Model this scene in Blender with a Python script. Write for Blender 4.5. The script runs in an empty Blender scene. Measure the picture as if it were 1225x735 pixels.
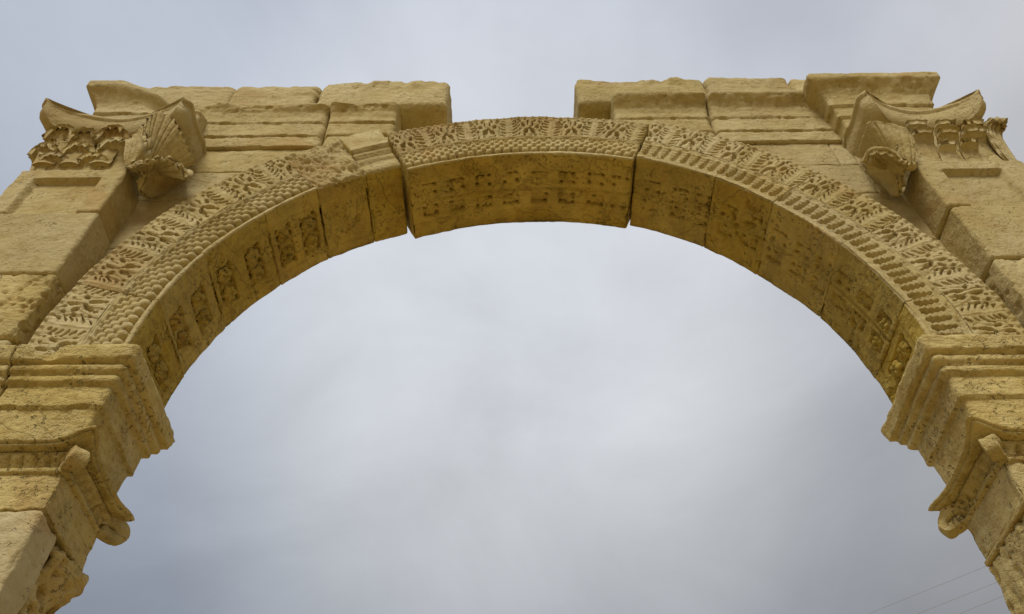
import bpy, math, random
import numpy as np

# ------------------------------------------------------------------ camera
scene = bpy.context.scene
COL = scene.collection
ZC = 3.42                       # height of the arch centre above the ground (m)

def camera():
    cd = bpy.data.cameras.new('camera')
    cam = bpy.data.objects.new('camera', cd)
    COL.objects.link(cam)
    from mathutils import Matrix
    pitch, yaw, roll = 0.895126, 0.0081397, -0.0171132
    fwd = np.array([math.sin(yaw)*math.cos(pitch), math.cos(yaw)*math.cos(pitch), math.sin(pitch)])
    r0 = np.array([math.cos(yaw), -math.sin(yaw), 0.0])
    u0 = np.cross(r0, fwd)
    r = math.cos(roll)*r0 + math.sin(roll)*u0
    u = -math.sin(roll)*r0 + math.cos(roll)*u0
    m = Matrix(((r[0], u[0], -fwd[0], -0.0646), (r[1], u[1], -fwd[1], -1.6011),
                (r[2], u[2], -fwd[2], ZC-1.8201), (0, 0, 0, 1)))
    cam.matrix_world = m
    cd.sensor_width = 36.0
    cd.lens = 976.64/1225*36.0
    cd.clip_start = 0.05
    cd.clip_end = 5000
    scene.camera = cam
camera()

# ------------------------------------------------------------------ sky and sun
SUN_EL, SUN_AZ = math.radians(46), math.radians(196)     # azimuth clockwise from +Y
def sky():
    w = bpy.data.worlds.new('World'); scene.world = w
    w.use_nodes = True
    nt = w.node_tree; nt.nodes.clear()
    N = nt.nodes.new; L = nt.links.new
    out = N('ShaderNodeOutputWorld')
    st = N('ShaderNodeTexSky'); st.sky_type = 'NISHITA'; st.sun_disc = False
    st.sun_elevation = SUN_EL; st.sun_rotation = SUN_AZ; st.air_density = 1.0; st.dust_density = 3.0
    b1 = N('ShaderNodeBackground'); b1.inputs['Strength'].default_value = 0.06
    L(st.outputs[0], b1.inputs['Color'])
    tc = N('ShaderNodeTexCoord')
    sep = N('ShaderNodeSeparateXYZ'); L(tc.outputs['Generated'], sep.inputs[0])
    # overcast deck: brighter towards the zenith, thinnest a little above the arch opening
    ramp = N('ShaderNodeValToRGB')
    e = ramp.color_ramp.elements
    e[0].position = 0.40; e[0].color = (0.176, 0.193, 0.230, 1)
    e[1].position = 1.0; e[1].color = (0.410, 0.440, 0.512, 1)
    for p_, c_ in ((0.53, (0.235, 0.260, 0.304, 1)), (0.64, (0.285, 0.314, 0.365, 1)), (0.75, (0.365, 0.400, 0.462, 1)), (0.82, (0.410, 0.443, 0.512, 1)), (0.92, (0.400, 0.432, 0.502, 1))):
        k = e.new(p_); k.color = c_
    L(sep.outputs['Z'], ramp.inputs[0])
    dot = N('ShaderNodeVectorMath'); dot.operation = 'DOT_PRODUCT'; L(tc.outputs['Generated'], dot.inputs[0])
    dot.inputs[1].default_value = (0.0, math.cos(math.radians(49)), math.sin(math.radians(49)))
    lob = N('ShaderNodeMapRange'); lob.inputs['From Min'].default_value = math.cos(math.radians(34)); lob.inputs['From Max'].default_value = 1.0
    lob.interpolation_type = 'SMOOTHSTEP'; xx = N('ShaderNodeMath'); xx.operation = 'MULTIPLY'; L(sep.outputs['X'], xx.inputs[0]); L(sep.outputs['X'], xx.inputs[1])
    dm = N('ShaderNodeMath'); dm.operation = 'MULTIPLY_ADD'; L(xx.outputs[0], dm.inputs[0]); dm.inputs[1].default_value = -.40; L(dot.outputs['Value'], dm.inputs[2])
    L(dm.outputs[0], lob.inputs['Value'])
    # cloud plane coordinates
    add = N('ShaderNodeMath'); add.operation = 'ADD'; add.inputs[1].default_value = 0.25; L(sep.outputs['Z'], add.inputs[0])
    mx = N('ShaderNodeMath'); mx.operation = 'MAXIMUM'; mx.inputs[1].default_value = 0.1; L(add.outputs[0], mx.inputs[0])
    dx = N('ShaderNodeMath'); dx.operation = 'DIVIDE'; L(sep.outputs['X'], dx.inputs[0]); L(mx.outputs[0], dx.inputs[1])
    dy = N('ShaderNodeMath'); dy.operation = 'DIVIDE'; L(sep.outputs['Y'], dy.inputs[0]); L(mx.outputs[0], dy.inputs[1])
    cv = N('ShaderNodeCombineXYZ'); L(dx.outputs[0], cv.inputs[0]); L(dy.outputs[0], cv.inputs[1]); cv.inputs[2].default_value = 3.7
    n1 = N('ShaderNodeTexNoise'); n1.inputs['Scale'].default_value = 2.3; n1.inputs['Detail'].default_value = 8; n1.inputs['Roughness'].default_value = 0.56
    n1.inputs['Distortion'].default_value = 0.35
    L(cv.outputs[0], n1.inputs['Vector'])
    m1 = N('ShaderNodeMapRange'); m1.inputs['From Min'].default_value = 0.30; m1.inputs['From Max'].default_value = 0.70
    m1.inputs['To Min'].default_value = 0.87; m1.inputs['To Max'].default_value = 1.15
    L(n1.outputs[0], m1.inputs['Value'])
    mul = N('ShaderNodeMix'); mul.data_type = 'RGBA'; mul.blend_type = 'MULTIPLY'; mul.inputs[0].default_value = 1
    thin = N('ShaderNodeMix'); thin.data_type = 'RGBA'; thin.blend_type = 'ADD'
    L(lob.outputs[0], thin.inputs[0]); L(ramp.outputs[0], thin.inputs[6]); thin.inputs[7].default_value = (.195, .184, .158, 1)
    L(thin.outputs[2], mul.inputs[6])
    cc = N('ShaderNodeCombineColor'); 
    for i in range(3): L(m1.outputs[0], cc.inputs[i])
    L(cc.outputs[0], mul.inputs[7])
    # thinner, whiter cloud to the east (right)
    mr2 = N('ShaderNodeMapRange'); mr2.inputs['From Min'].default_value = 0.05; mr2.inputs['From Max'].default_value = 0.75
    mr2.interpolation_type = 'SMOOTHSTEP'
    L(dx.outputs[0], mr2.inputs['Value'])
    mul2 = N('ShaderNodeMix'); mul2.data_type = 'RGBA'; mul2.blend_type = 'MULTIPLY'
    L(mr2.outputs[0], mul2.inputs[0])
    L(mul.outputs[2], mul2.inputs[6]); mul2.inputs[7].default_value = (1.20, 1.10, 0.965, 1)
    b2 = N('ShaderNodeBackground'); b2.inputs['Strength'].default_value = 0.825
    L(mul2.outputs[2], b2.inputs['Color'])
    mixs = N('ShaderNodeMixShader'); mixs.inputs[0].default_value = 0.92
    L(b1.outputs[0], mixs.inputs[1]); L(b2.outputs[0], mixs.inputs[2])
    L(mixs.outputs[0], out.inputs['Surface'])
sky()

def sun():
    ld = bpy.data.lights.new('sun', 'SUN'); ld.energy = 1.5; ld.angle = math.radians(25)
    ld.color = (1.0, 0.95, 0.86)
    o = bpy.data.objects.new('sun', ld); COL.objects.link(o)
    from mathutils import Vector
    d = Vector((math.sin(SUN_AZ)*math.cos(SUN_EL), math.cos(SUN_AZ)*math.cos(SUN_EL), math.sin(SUN_EL)))
    o.rotation_euler = d.to_track_quat('Z', 'Y').to_euler()
    o.location = d*30
sun()
scene.view_settings.view_transform = 'Standard'
scene.view_settings.look = 'None'
scene.view_settings.exposure = 0.63
scene.view_settings.gamma = 1.0
scene.view_settings.use_curve_mapping = False

# ------------------------------------------------------------------ noise (numpy)
def _hash(ix, iy, iz, seed):
    h = (ix*374761393 + iy*668265263 + iz*2147483647*3 + seed*1274126177) & 0xFFFFFFFF
    h = ((h ^ (h >> 13))*1274126177) & 0xFFFFFFFF
    h = ((h ^ (h >> 16))*2246822519) & 0xFFFFFFFF
    return ((h ^ (h >> 15)) & 0xFFFFFF)/float(0xFFFFFF)

def vnoise(P, seed=0):
    i = np.floor(P).astype(np.int64); f = P - i
    f = f*f*(3-2*f)
    r = 0
    for a in (0, 1):
        wa = f[:, 0] if a else 1-f[:, 0]
        for b in (0, 1):
            wb = f[:, 1] if b else 1-f[:, 1]
            for c in (0, 1):
                wc = f[:, 2] if c else 1-f[:, 2]
                r = r + wa*wb*wc*_hash(i[:, 0]+a, i[:, 1]+b, i[:, 2]+c, seed)
    return r*2-1

def fbm(P, freq, octv=4, seed=0, gain=0.5):
    r = 0; a = 1.0; t = 0
    for o in range(octv):
        r = r + a*vnoise(P*freq + 17.3*o, seed+o); t += a
        a *= gain; freq *= 2.03
    return r/t

def cell(P, freq, seed=0):
    """distance to the nearest jittered cell point (for pits)"""
    Q = P*freq; i = np.floor(Q).astype(np.int64); best = np.full(len(P), 9.0)
    for a in (-1, 0, 1):
        for b in (-1, 0, 1):
            for c in (-1, 0, 1):
                j = i + np.array([a, b, c])
                px = j[:, 0] + _hash(j[:, 0], j[:, 1], j[:, 2], seed+11)
                py = j[:, 1] + _hash(j[:, 0], j[:, 1], j[:, 2], seed+23)
                pz = j[:, 2] + _hash(j[:, 0], j[:, 1], j[:, 2], seed+37)
                d = (px-Q[:, 0])**2 + (py-Q[:, 1])**2 + (pz-Q[:, 2])**2
                best = np.minimum(best, d)
    return np.sqrt(best)

def sstep(a, b, x):
    t = np.clip((x-a)/(b-a), 0, 1); return t*t*(3-2*t)

# ------------------------------------------------------------------ materials
def stone_mat(name, base, pale, dark, stain=(0.40, 0.235, 0.07), bump=0.5, pits=0.5, vein=0.5):
    m = bpy.data.materials.new(name); m.use_nodes = True
    nt = m.node_tree; N = nt.nodes.new; L = nt.links.new
    bs = nt.nodes['Principled BSDF']
    bs.inputs['Roughness'].default_value = 0.9
    bs.inputs['Specular IOR Level'].default_value = 0.12
    geo = N('ShaderNodeNewGeometry')          # world position: one continuous stone bed
    oi = N('ShaderNodeObjectInfo')
    off = N('ShaderNodeVectorMath'); off.operation = 'SCALE'; off.inputs[0].default_value = (3.1, 5.7, 2.3)
    L(oi.outputs['Random'], off.inputs['Scale'])
    pos = N('ShaderNodeVectorMath'); L(geo.outputs['Position'], pos.inputs[0]); L(off.outputs[0], pos.inputs[1])
    def noise(scale, det=4, rough=.6, dist=0, vec=None):
        n = N('ShaderNodeTexNoise'); n.inputs['Scale'].default_value = scale; n.inputs['Detail'].default_value = det
        n.inputs['Roughness'].default_value = rough; n.inputs['Distortion'].default_value = dist
        L((vec or pos).outputs[0], n.inputs['Vector']); return n
    def rng(src, a, b, c=0., d=1.):
        r = N('ShaderNodeMapRange'); r.inputs['From Min'].default_value = a; r.inputs['From Max'].default_value = b
        r.inputs['To Min'].default_value = c; r.inputs['To Max'].default_value = d; L(src, r.inputs['Value']); return r.outputs[0]
    def mix(f, a, b, blend='MIX'):
        x = N('ShaderNodeMix'); x.data_type = 'RGBA'; x.blend_type = blend
        for s, v in ((0, f), (6, a), (7, b)):
            if hasattr(v, 'is_linked'): L(v, x.inputs[s])
            else: x.inputs[s].default_value = v if s == 0 else (*v, 1)
        return x.outputs[2]
    big = noise(4.5, 5, .62, .4)
    mid = noise(22, 5, .65, .3)
    grain = noise(58, 4, .7)
    fine = noise(150, 3, .7)
    bed = N('ShaderNodeMapping'); bed.inputs['Scale'].default_value = (6, 9, 26); bed.inputs['Rotation'].default_value = (0.05, 0.07, 0)
    L(pos.outputs[0], bed.inputs['Vector'])
    bedn = noise(1.0, 5, .6, 1.2, bed)
    c = mix(rng(big.outputs[0], .38, .64), base, pale)
    c = mix(rng(mid.outputs[0], .50, .74, 0, .65), c, dark)
    gm = noise(6.5, 3, .6)
    def gated(v):
        g_ = N('ShaderNodeMath'); g_.operation = 'MULTIPLY'; L(v, g_.inputs[0]); L(rng(gm.outputs[0], .40, .62, .22, 1.0), g_.inputs[1]); return g_.outputs[0]
    c = mix(gated(rng(grain.outputs[0], .52, .68, 0, .85)), c, dark)
    c = mix(gated(rng(grain.outputs[0], .47, .30, 0, .75)), c, pale)
    c = mix(gated(rng(fine.outputs[0], .55, .70, 0, .5)), c, dark)
    c = mix(rng(bedn.outputs[0], .52, .70, 0, .40*vein*2), c, dark)
    st = noise(2.4, 5, .6, .8)
    c = mix(rng(st.outputs[0], .55, .72, 0, .70), c, stain)
    # small pits in clusters
    pmask = noise(9, 3, .6); pj = noise(75, 2, .5)
    pm = N('ShaderNodeMath'); pm.operation = 'MULTIPLY'
    L(rng(pj.outputs[0], .60, .68), pm.inputs[0]); L(rng(pmask.outputs[0], .50, .60), pm.inputs[1])
    # thin wandering seams in the bed
    sm = N('ShaderNodeMapping'); sm.inputs['Scale'].default_value = (2.2, 3.0, 7.0); L(pos.outputs[0], sm.inputs['Vector'])
    sn = noise(1.0, 4, .55, .6, sm)
    sa = N('ShaderNodeMath'); sa.operation = 'SUBTRACT'; sa.inputs[1].default_value = .5; L(sn.outputs[0], sa.inputs[0])
    sb = N('ShaderNodeMath'); sb.operation = 'ABSOLUTE'; L(sa.outputs[0], sb.inputs[0])
    seam = rng(sb.outputs[0], .006, .0015, 0, vein*.62)
    c = mix(seam, c, tuple(q*.55 for q in dark))
    # some stones paler and greyer than their neighbours
    wn = N('ShaderNodeTexWhiteNoise'); wn.noise_dimensions = '1D'; L(oi.outputs['Random'], wn.inputs['W'])
    c = mix(rng(wn.outputs['Value'], .25, 1, 0, .38), c, tuple(.5*a_+.5*b_ for a_, b_ in zip(pale, (.50, .43, .27))))
    # per-stone tone
    hs = N('ShaderNodeHueSaturation')
    L(rng(oi.outputs['Random'], 0, 1, .93, 1.06), hs.inputs['Value'])
    L(c, hs.inputs['Color'])
    L(hs.outputs[0], bs.inputs['Base Color'])
    # bump: bedding + pits + grain
    def madd(a, b, k):
        x = N('ShaderNodeMath'); x.operation = 'MULTIPLY_ADD'; L(b, x.inputs[0]); x.inputs[1].default_value = k
        if hasattr(a, 'is_linked'): L(a, x.inputs[2])
        else: x.inputs[2].default_value = a
        return x.outputs[0]
    h = madd(0.0, mid.outputs[0], .8)
    h = madd(h, gated(grain.outputs[0]), .8)
    h = madd(h, gated(fine.outputs[0]), .45)
    h = madd(h, bedn.outputs[0], .7*vein*2)
    h = madd(h, pm.outputs[0], -1.0*pits*2)
    h = madd(h, seam, -.5)
    bp = N('ShaderNodeBump'); bp.inputs['Strength'].default_value = bump; bp.inputs['Distance'].default_value = 0.016
    L(h, bp.inputs['Height']); L(bp.outputs[0], bs.inputs['Normal'])
    return m

M_STONE = stone_mat('limestone', (.48, .378, .160), (.56, .465, .240), (.37, .258, .078), vein=.25, bump=.65)
M_WEATH = stone_mat('weathered_limestone', (.53, .408, .145), (.60, .485, .220), (.37, .250, .062), bump=1.0, pits=.6, vein=.3)
M_PALE = stone_mat('pale_limestone', (.45, .365, .18), (.52, .44, .245), (.35, .25, .09), bump=.8, pits=.5, vein=.2)
M_SOFFIT_SHADE = stone_mat('soffit_shade_limestone', (.50, .348, .060), (.55, .415, .105), (.30, .185, .034), bump=1.0, pits=.5, vein=.6)  # limestone copy with the deep warm tone of underside shade painted into its colour

def simple_mat(name, col, rough=.9, scale=3, var=.25):
    m = bpy.data.materials.new(name); m.use_nodes = True
    nt = m.node_tree; bs = nt.nodes['Principled BSDF']; bs.inputs['Roughness'].default_value = rough
    n = nt.nodes.new('ShaderNodeTexNoise'); n.inputs['Scale'].default_value = scale; n.inputs['Detail'].default_value = 6
    tc = nt.nodes.new('ShaderNodeTexCoord'); nt.links.new(tc.outputs['Object'], n.inputs['Vector'])
    r = nt.nodes.new('ShaderNodeValToRGB')
    r.color_ramp.elements[0].position = .3; r.color_ramp.elements[1].position = .7
    r.color_ramp.elements[0].color = (*[c*(1-var) for c in col], 1); r.color_ramp.elements[1].color = (*[min(1, c*(1+var)) for c in col], 1)
    nt.links.new(n.outputs[0], r.inputs[0]); nt.links.new(r.outputs[0], bs.inputs['Base Color'])
    return m
M_GROUND = simple_mat('ground_stone_dust', (.38, .275, .110), .95, .8, .2)
M_CABLE = simple_mat('cable_rubber', (.33, .33, .36), .6, 30, .1)

# ------------------------------------------------------------------ object helpers
def mesh_from(name, V, F, mat, smooth=True):
    me = bpy.data.meshes.new(name)
    V = np.asarray(V, np.float32)
    F4 = F if isinstance(F, np.ndarray) else None
    if F4 is not None and F4.ndim == 2:
        n, k = F4.shape
        me.vertices.add(len(V)); me.vertices.foreach_set('co', V.ravel())
        me.loops.add(n*k); me.loops.foreach_set('vertex_index', F4.astype(np.int32).ravel())
        me.polygons.add(n); me.polygons.foreach_set('loop_start', np.arange(0, n*k, k, dtype=np.int32))
    else:
        me.from_pydata(V.tolist(), [], [list(map(int, f)) for f in F])
    me.update(calc_edges=True)
    me.polygons.foreach_set('use_smooth', np.full(len(me.polygons), smooth))
    me.materials.append(mat)
    me.update()
    return me

def add(name, V, F, mat, parent=None, label=None, smooth=True, ang=None):
    """one mesh object whose origin sits at the middle of its points"""
    V = np.asarray(V, float)
    c = (V.min(0)+V.max(0))/2
    me = mesh_from(name, V-c, F, mat, smooth)
    if ang: 
        try: me.set_sharp_from_angle(angle=math.radians(ang))
        except Exception: pass
    o = bpy.data.objects.new(name, me); COL.objects.link(o)
    o.location = c - (np.array(parent['_c']) if parent is not None else 0)
    if parent is not None: o.parent = parent
    o['_c'] = [float(x) for x in c]
    if label: o['label'] = label
    return o

def vnormals(V, F):
    F = np.asarray(F)
    a = V[F[:, 0]]; b = V[F[:, 1]]; c = V[F[:, 2]]; d = V[F[:, -1]]
    fn = np.cross(c-a, d-b) if F.shape[1] == 4 else np.cross(b-a, c-a)
    n = np.zeros_like(V)
    for k in range(F.shape[1]): np.add.at(n, F[:, k], fn)
    return n/np.maximum(np.linalg.norm(n, axis=1, keepdims=True), 1e-12)

def grid_faces(nu, nv, wrap=False, base=0):
    """quads of a grid stored row by row: index = i*nv + j"""
    i = np.arange(nu-1); j = np.arange(nv if wrap else nv-1)
    I, J = np.meshgrid(i, j, indexing='ij')
    J2 = (J+1) % nv
    return base + np.stack([I*nv+J, I*nv+J2, (I+1)*nv+J2, (I+1)*nv+J], -1).reshape(-1, 4)

def rough(V, N, amp=.004, seed=0, chip=.010, bed=.0, pit=0., pitf=30):
    d = amp*fbm(V, 9, 3, seed) + amp*.5*fbm(V, 45, 3, seed+5)
    if bed: d = d + bed*fbm(V*np.array([.35, .6, 3.2]), 12, 3, seed+9)
    edge = np.clip((1-np.abs(N).max(1))/.42, 0, 1)
    ck = np.clip(fbm(V, 16, 3, seed+3)*1.6+.10, 0, 1)
    d = d - chip*edge*(.55*ck+.75*sstep(.12, .30, fbm(V, 22, 3, seed+4)))
    if pit:
        msk = sstep(.0, .35, fbm(V, 7, 2, seed+15))
        d = d - pit*msk*sstep(.42, .15, cell(V, pitf, seed+21))
        d = d - pit*.8*sstep(.12, .4, fbm(V, 26, 3, seed+27))
    return d

# ring round a rectangle; fine where asked
def ring(x0, x1, y0, y1, rc, nf, ns, nb, nso=None):
    """front side (y0) gets nf points, right (x1) ns, back nb, left nso; corners are rounded"""
    nso = ns if nso is None else nso
    rc = min(rc, (x1-x0)*.45, (y1-y0)*.45)
    out = []
    def line(a, b, n):
        t = np.linspace(0, 1, n+1)[1:-1] if n > 1 else np.array([])
        out.extend([(a[0]+(b[0]-a[0])*q, a[1]+(b[1]-a[1])*q) for q in t])
    def arc(cx, cy, a0):
        for q in np.linspace(a0, a0+90, 4):
            out.append((cx+rc*math.cos(math.radians(q)), cy+rc*math.sin(math.radians(q))))
    arc(x0+rc, y0+rc, 180); line((x0+rc, y0), (x1-rc, y0), nf)
    arc(x1-rc, y0+rc, 270); line((x1, y0+rc), (x1, y1-rc), ns)
    arc(x1-rc, y1-rc, 0);   line((x1-rc, y1), (x0+rc, y1), nb)
    arc(x0+rc, y1-rc, 90);  line((x0, y1-rc), (x0, y0+rc), nso)
    return np.array(out)

def loft(zs, rects, rc=.006, res=.007, fine='FR', hook=None, seed=0, rk=None):
    """stack of rounded rectangles (x0,x1,y0,y1) at heights zs -> closed block; returns V,F"""
    x0, x1, y0, y1 = rects[0]
    w = max(r[1]-r[0] for r in rects); d = max(r[3]-r[2] for r in rects)
    c = res*4
    nf = max(2, int(w/(res if 'F' in fine else c))); nb = max(2, int(w/(res if 'B' in fine else c)))
    nr = max(2, int(d/(res if 'R' in fine else c))); nl = max(2, int(d/(res if 'L' in fine else c)))
    rows = []
    for z, r in zip(zs, rects):
        p = ring(r[0], r[1], r[2], r[3], rc, nf, nr, nb, nl)
        rows.append(np.column_stack([p, np.full(len(p), z)]))
    n = len(rows[0])
    def caps(row, k=5):
        mid = row.mean(0); return [mid+(row-mid)*s for s in np.linspace(1, .0, k+1)[1:-1]]
    bot = caps(rows[0], 9)[::-1]; top = caps(rows[-1], 4)
    allr = bot+rows+top
    V = np.concatenate(allr)
    F = grid_faces(len(allr), n, True)
    V = np.concatenate([V, [allr[0].mean(0)], [allr[-1].mean(0)]])
    b = len(V)-2; t = len(V)-1; last = (len(allr)-1)*n
    j = np.arange(n); j2 = (j+1) % n
    F = np.concatenate([F, np.stack([np.full(n, b), j2, j, np.full(n, b)], -1)*0+np.stack([np.full(n, b), np.full(n, b), j2, j], -1),
                        np.stack([np.full(n, t), np.full(n, t), last+j, last+j2], -1)])
    N = vnormals(V, F)
    if hook is not None: V = hook(V, N)
    d = rough(V, N, seed=seed, **(rk or {}))
    V = V + N*d[:, None]
    return V, F

def fixtri(F):
    """quads with a doubled corner become triangles"""
    out = []
    for f in F.tolist():
        out.append(f if f[0] != f[1] else f[1:])
    return out

def finish(name, V, F, mat, parent, label=None):
    V = V.copy(); V[:, 2] += ZC
    m = F[:, 0] == F[:, 1]
    quads = F[~m]; tris = F[m][:, 1:]
    c = (V.min(0)+V.max(0))/2
    me = bpy.data.meshes.new(name)
    W = (V-c).astype(np.float32)
    me.vertices.add(len(W)); me.vertices.foreach_set('co', W.ravel())
    idx = np.concatenate([quads.ravel(), tris.ravel()]).astype(np.int32)
    me.loops.add(len(idx)); me.loops.foreach_set('vertex_index', idx)
    ls = np.concatenate([np.arange(len(quads))*4, len(quads)*4+np.arange(len(tris))*3]).astype(np.int32)
    me.polygons.add(len(ls)); me.polygons.foreach_set('loop_start', ls)
    me.update(calc_edges=True)
    me.polygons.foreach_set('use_smooth', np.ones(len(ls), bool))
    me.materials.append(mat); me.validate(); me.update()
    o = bpy.data.objects.new(name, me); COL.objects.link(o)
    pc = np.array(parent['_c']) if parent is not None else np.zeros(3)
    o.parent = parent; o.location = c-pc
    o['_c'] = [float(x) for x in c]
    if label: o['label'] = label
    return o

def round_rows(z0, z1, r, res):
    """heights and insets of a plain block with rounded bed edges"""
    q = np.linspace(0, 1, 4)
    e = [(z0+r*(1-math.cos(t*math.pi/2)), r*(1-math.sin(t*math.pi/2))) for t in q]
    n = max(2, int((z1-z0-2*r)/res))
    m = [(z, 0.) for z in np.linspace(z0+r, z1-r, n+1)[1:-1]]
    f = [(z1-(z-z0), i) for z, i in e][::-1]
    return e+m+f

def block(name, x0, x1, y0, y1, z0, z1, mat, parent, r=.008, res=.008, fine='FR', seed=0, rk=None, hook=None, label=None):
    rr = round_rows(z0, z1, r, res)
    zs = [a for a, b in rr]; rects = [(x0+b, x1-b, y0+b, y1-b) for a, b in rr]
    V, F = loft(zs, rects, r, res, fine, hook, seed, rk)
    return finish(name, V, F, mat, parent, label)

def dense(profile, res):
    """resample (z, offset) profile so that steps stay crisp"""
    out = [profile[0]]
    for a, b in zip(profile[:-1], profile[1:]):
        L = math.hypot(b[0]-a[0], b[1]-a[1]); n = max(1, int(L/res))
        for k in range(1, n+1):
            out.append((a[0]+(b[0]-a[0])*k/n, a[1]+(b[1]-a[1])*k/n))
    return out

def moulded(name, x0, x1, y0, y1, profile, sides, mat, parent, r=.005, res=.007, fine='FR', seed=0, rk=None, hook=None, label=None):
    """block whose chosen sides (F front, R right, L left, B back) follow a profile of (z, projection)"""
    pr = dense(profile, res)
    zs = [p[0] for p in pr]
    rects = [(x0-(o if 'L' in sides else 0), x1+(o if 'R' in sides else 0),
              y0-(o if 'F' in sides else 0), y1+((max(o, 0)**1.7/.078**.7 if o > 0 else o) if 'B' in sides else 0)) for z, o in pr]
    V, F = loft(zs, rects, r, res, fine, hook, seed, rk)
    return finish(name, V, F, mat, parent, label)

# ------------------------------------------------------------------ the arch
ARCH = bpy.data.objects.new('stone_arch', None); COL.objects.link(ARCH)
ARCH.location = (0, 0.13, 0); ARCH['_c'] = [0.0, 0.13, 0.0]
ARCH['label'] = 'tall ochre limestone arch with carved archivolt, leafy pilaster capitals and broken top, seen from below'
ARCH['category'] = 'arch'

RI, RO, D = 1.20, 1.478, 0.335
def yfront(r):                     # front face of the archivolt leans forward as it goes out
    return 0.0 - 0.032*np.clip((r-RI)/(RO-RI), 0, 1)

def polar(a, r): return np.cos(a)*r, np.sin(a)*r

# ---- carved heights
def leaf_height(s, t, P, kind, seed):
    """s = position in motif repeats, t = 0..1 across the band; height in m (0 = face, negative = cut away)"""
    w1 = fbm(P, 17, 3, seed)*.040; w2 = fbm(P, 17, 3, seed+3)*.085
    k = np.floor(s); rnd = _hash(k.astype(np.int64), 0*k.astype(np.int64), 0*k.astype(np.int64), seed)
    a = s-k-.5+w1                            # palmette stem at 0, lotus at +-.5
    t = t+w2
    aa = np.abs(a); b = .5-aa
    h = np.zeros(len(s))
    # paired leaflets: curved slots rising away from the stem
    for q, tc in enumerate((.08, .25, .42, .58, .73, .87)):
        wr0 = _hash(k.astype(np.int64), (a > 0).astype(np.int64)+5*q, 1+0*k.astype(np.int64), seed+4)
        tl = tc-.02+(.20+.10*wr0)*np.clip((aa-.05)/.2, 0, 2)**1.8
        wr = _hash(k.astype(np.int64), (a > 0).astype(np.int64)+3*q, 0*k.astype(np.int64), seed+9)
        wid = (.026+.030*wr)*sstep(.045, .12, aa)*sstep(.268-.018*abs(q-2)-.05*wr0, .21-.018*abs(q-2)-.05*wr0, aa)
        dd = np.abs(t-tl)
        cut = sstep(1.0, .35, dd/np.maximum(wid, 1e-4))*(wid > .012)
        h = np.minimum(h, -(.022+.012*wr)*cut)
        # leaflets are rounded
        h = h - .004*sstep(.10, .02, np.abs(dd-.10))*0
    h -= .007*np.clip(aa/.24, 0, 1)**2*(aa < .24)+.004*rnd
    h -= .004*np.clip(.3+fbm(P, 33, 3, seed+12), 0, 1)
    # midrib of the palmette and leaf edge
    h += .003*sstep(.035, .0, aa)
    h -= .005*sstep(.03, .0, np.abs(b-(.215+.03*np.sin(t*9))))*(.3+.7*(t > .2))
    # lotus: deep cuts either side of the foot, bud, upper eyes
    def hole(hb, ht, rb, rt, dep, sh=0.):
        q = np.hypot((b-hb-sh*(t-ht))/rb, (t-ht)/rt)
        return -dep*sstep(1.0, .55, q)
    h = np.minimum(h, hole(.088, .33, .062, .165, .055, -.12))
    h = np.minimum(h, hole(.165, .64, .042, .12, .048, .25))
    h = np.minimum(h, hole(.055, .78, .026, .15, .032))
    h = np.minimum(h, hole(.13, .12, .035, .07, .030))
    h = np.minimum(h, hole(.225, .90, .030, .06, .030))
    for q, (hb, ht) in enumerate(((.255, .18), (.245, .40), (.262, .62), (.285, .82), (.335, .93), (.115, .93), (.02, .47))):
        hr = _hash(k.astype(np.int64), (a > 0).astype(np.int64)+7*q, 2+0*k.astype(np.int64), seed+6)
        h = np.minimum(h, np.where(hr > .22, hole(hb, ht, .017+.012*hr, .042+.03*hr, .040), 0))
    bud = (b/.05)**2+((t-.74)/.24)**2
    h = np.maximum(h, -.004+.009*np.sqrt(np.clip(1-bud, 0, 1))-.03*(bud > 1))
    foot = (b/.055)**2+((t-.16)/.17)**2
    h = np.maximum(h, -.006+.009*np.sqrt(np.clip(1-foot, 0, 1))-.03*(foot > 1))
    return h

def edge_bead(s, P):
    return .006*np.abs(np.sin(s))-.004

def voussoir_front(name, a0, a1, dr0, dr1, parent, seed, erode=0.0, scales='cups', plain=None, r_lo=None):
    pass

def band(name, a0, a1, dr, r0, r1, hfun, parent, mat, na, nr, seed, label=None, gap=.0004, skirt=.035):
    """relief strip laid over the arc between angles a0..a1 (radians) and radii r0..r1"""
    g = gap/((r0+r1)/2)
    A = np.linspace(a0+g, a1-g, na); T = np.linspace(0, 1, nr)
    AA, TT = np.meshgrid(A, T, indexing='ij')
    q = (AA-a0)/(a1-a0)
    R = r0+(r1-r0)*TT + dr(q)
    s = np.sign(a1-a0)
    x, z = polar(AA, R)
    P = np.column_stack([x.ravel(), np.zeros(x.size), z.ravel()])
    h, dR = hfun(AA.ravel(), TT.ravel(), (r0+(r1-r0)*TT).ravel(), P)
    R2 = R.ravel()+dR
    x, z = polar(AA.ravel(), R2)
    y = yfront(r0+(r1-r0)*TT.ravel()) - h
    # end arrises rounded
    e = np.minimum(np.abs(AA.ravel()-a0), np.abs(AA.ravel()-a1))*RI
    y = y + .003*np.clip(1-e/.004, 0, 1)**2
    V = np.column_stack([x, y, z]).reshape(na, nr, 3)
    # skirts
    def back(a): b = a.copy(); b[..., 1] = np.maximum(b[..., 1], 0)+skirt; return b
    b0 = back(V[:, :1]); b0[..., 0] *= 1.03; b0[..., 2] *= 1.03
    V = np.concatenate([b0, V, back(V[:, -1:])], 1)
    V = np.concatenate([back(V[:1]), V, back(V[-1:])], 0)
    nu, nv = V.shape[:2]
    F = grid_faces(nu, nv)
    if s > 0: F = F[:, ::-1]
    return finish(name, V.reshape(-1, 3), F, mat, parent, label)

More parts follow.
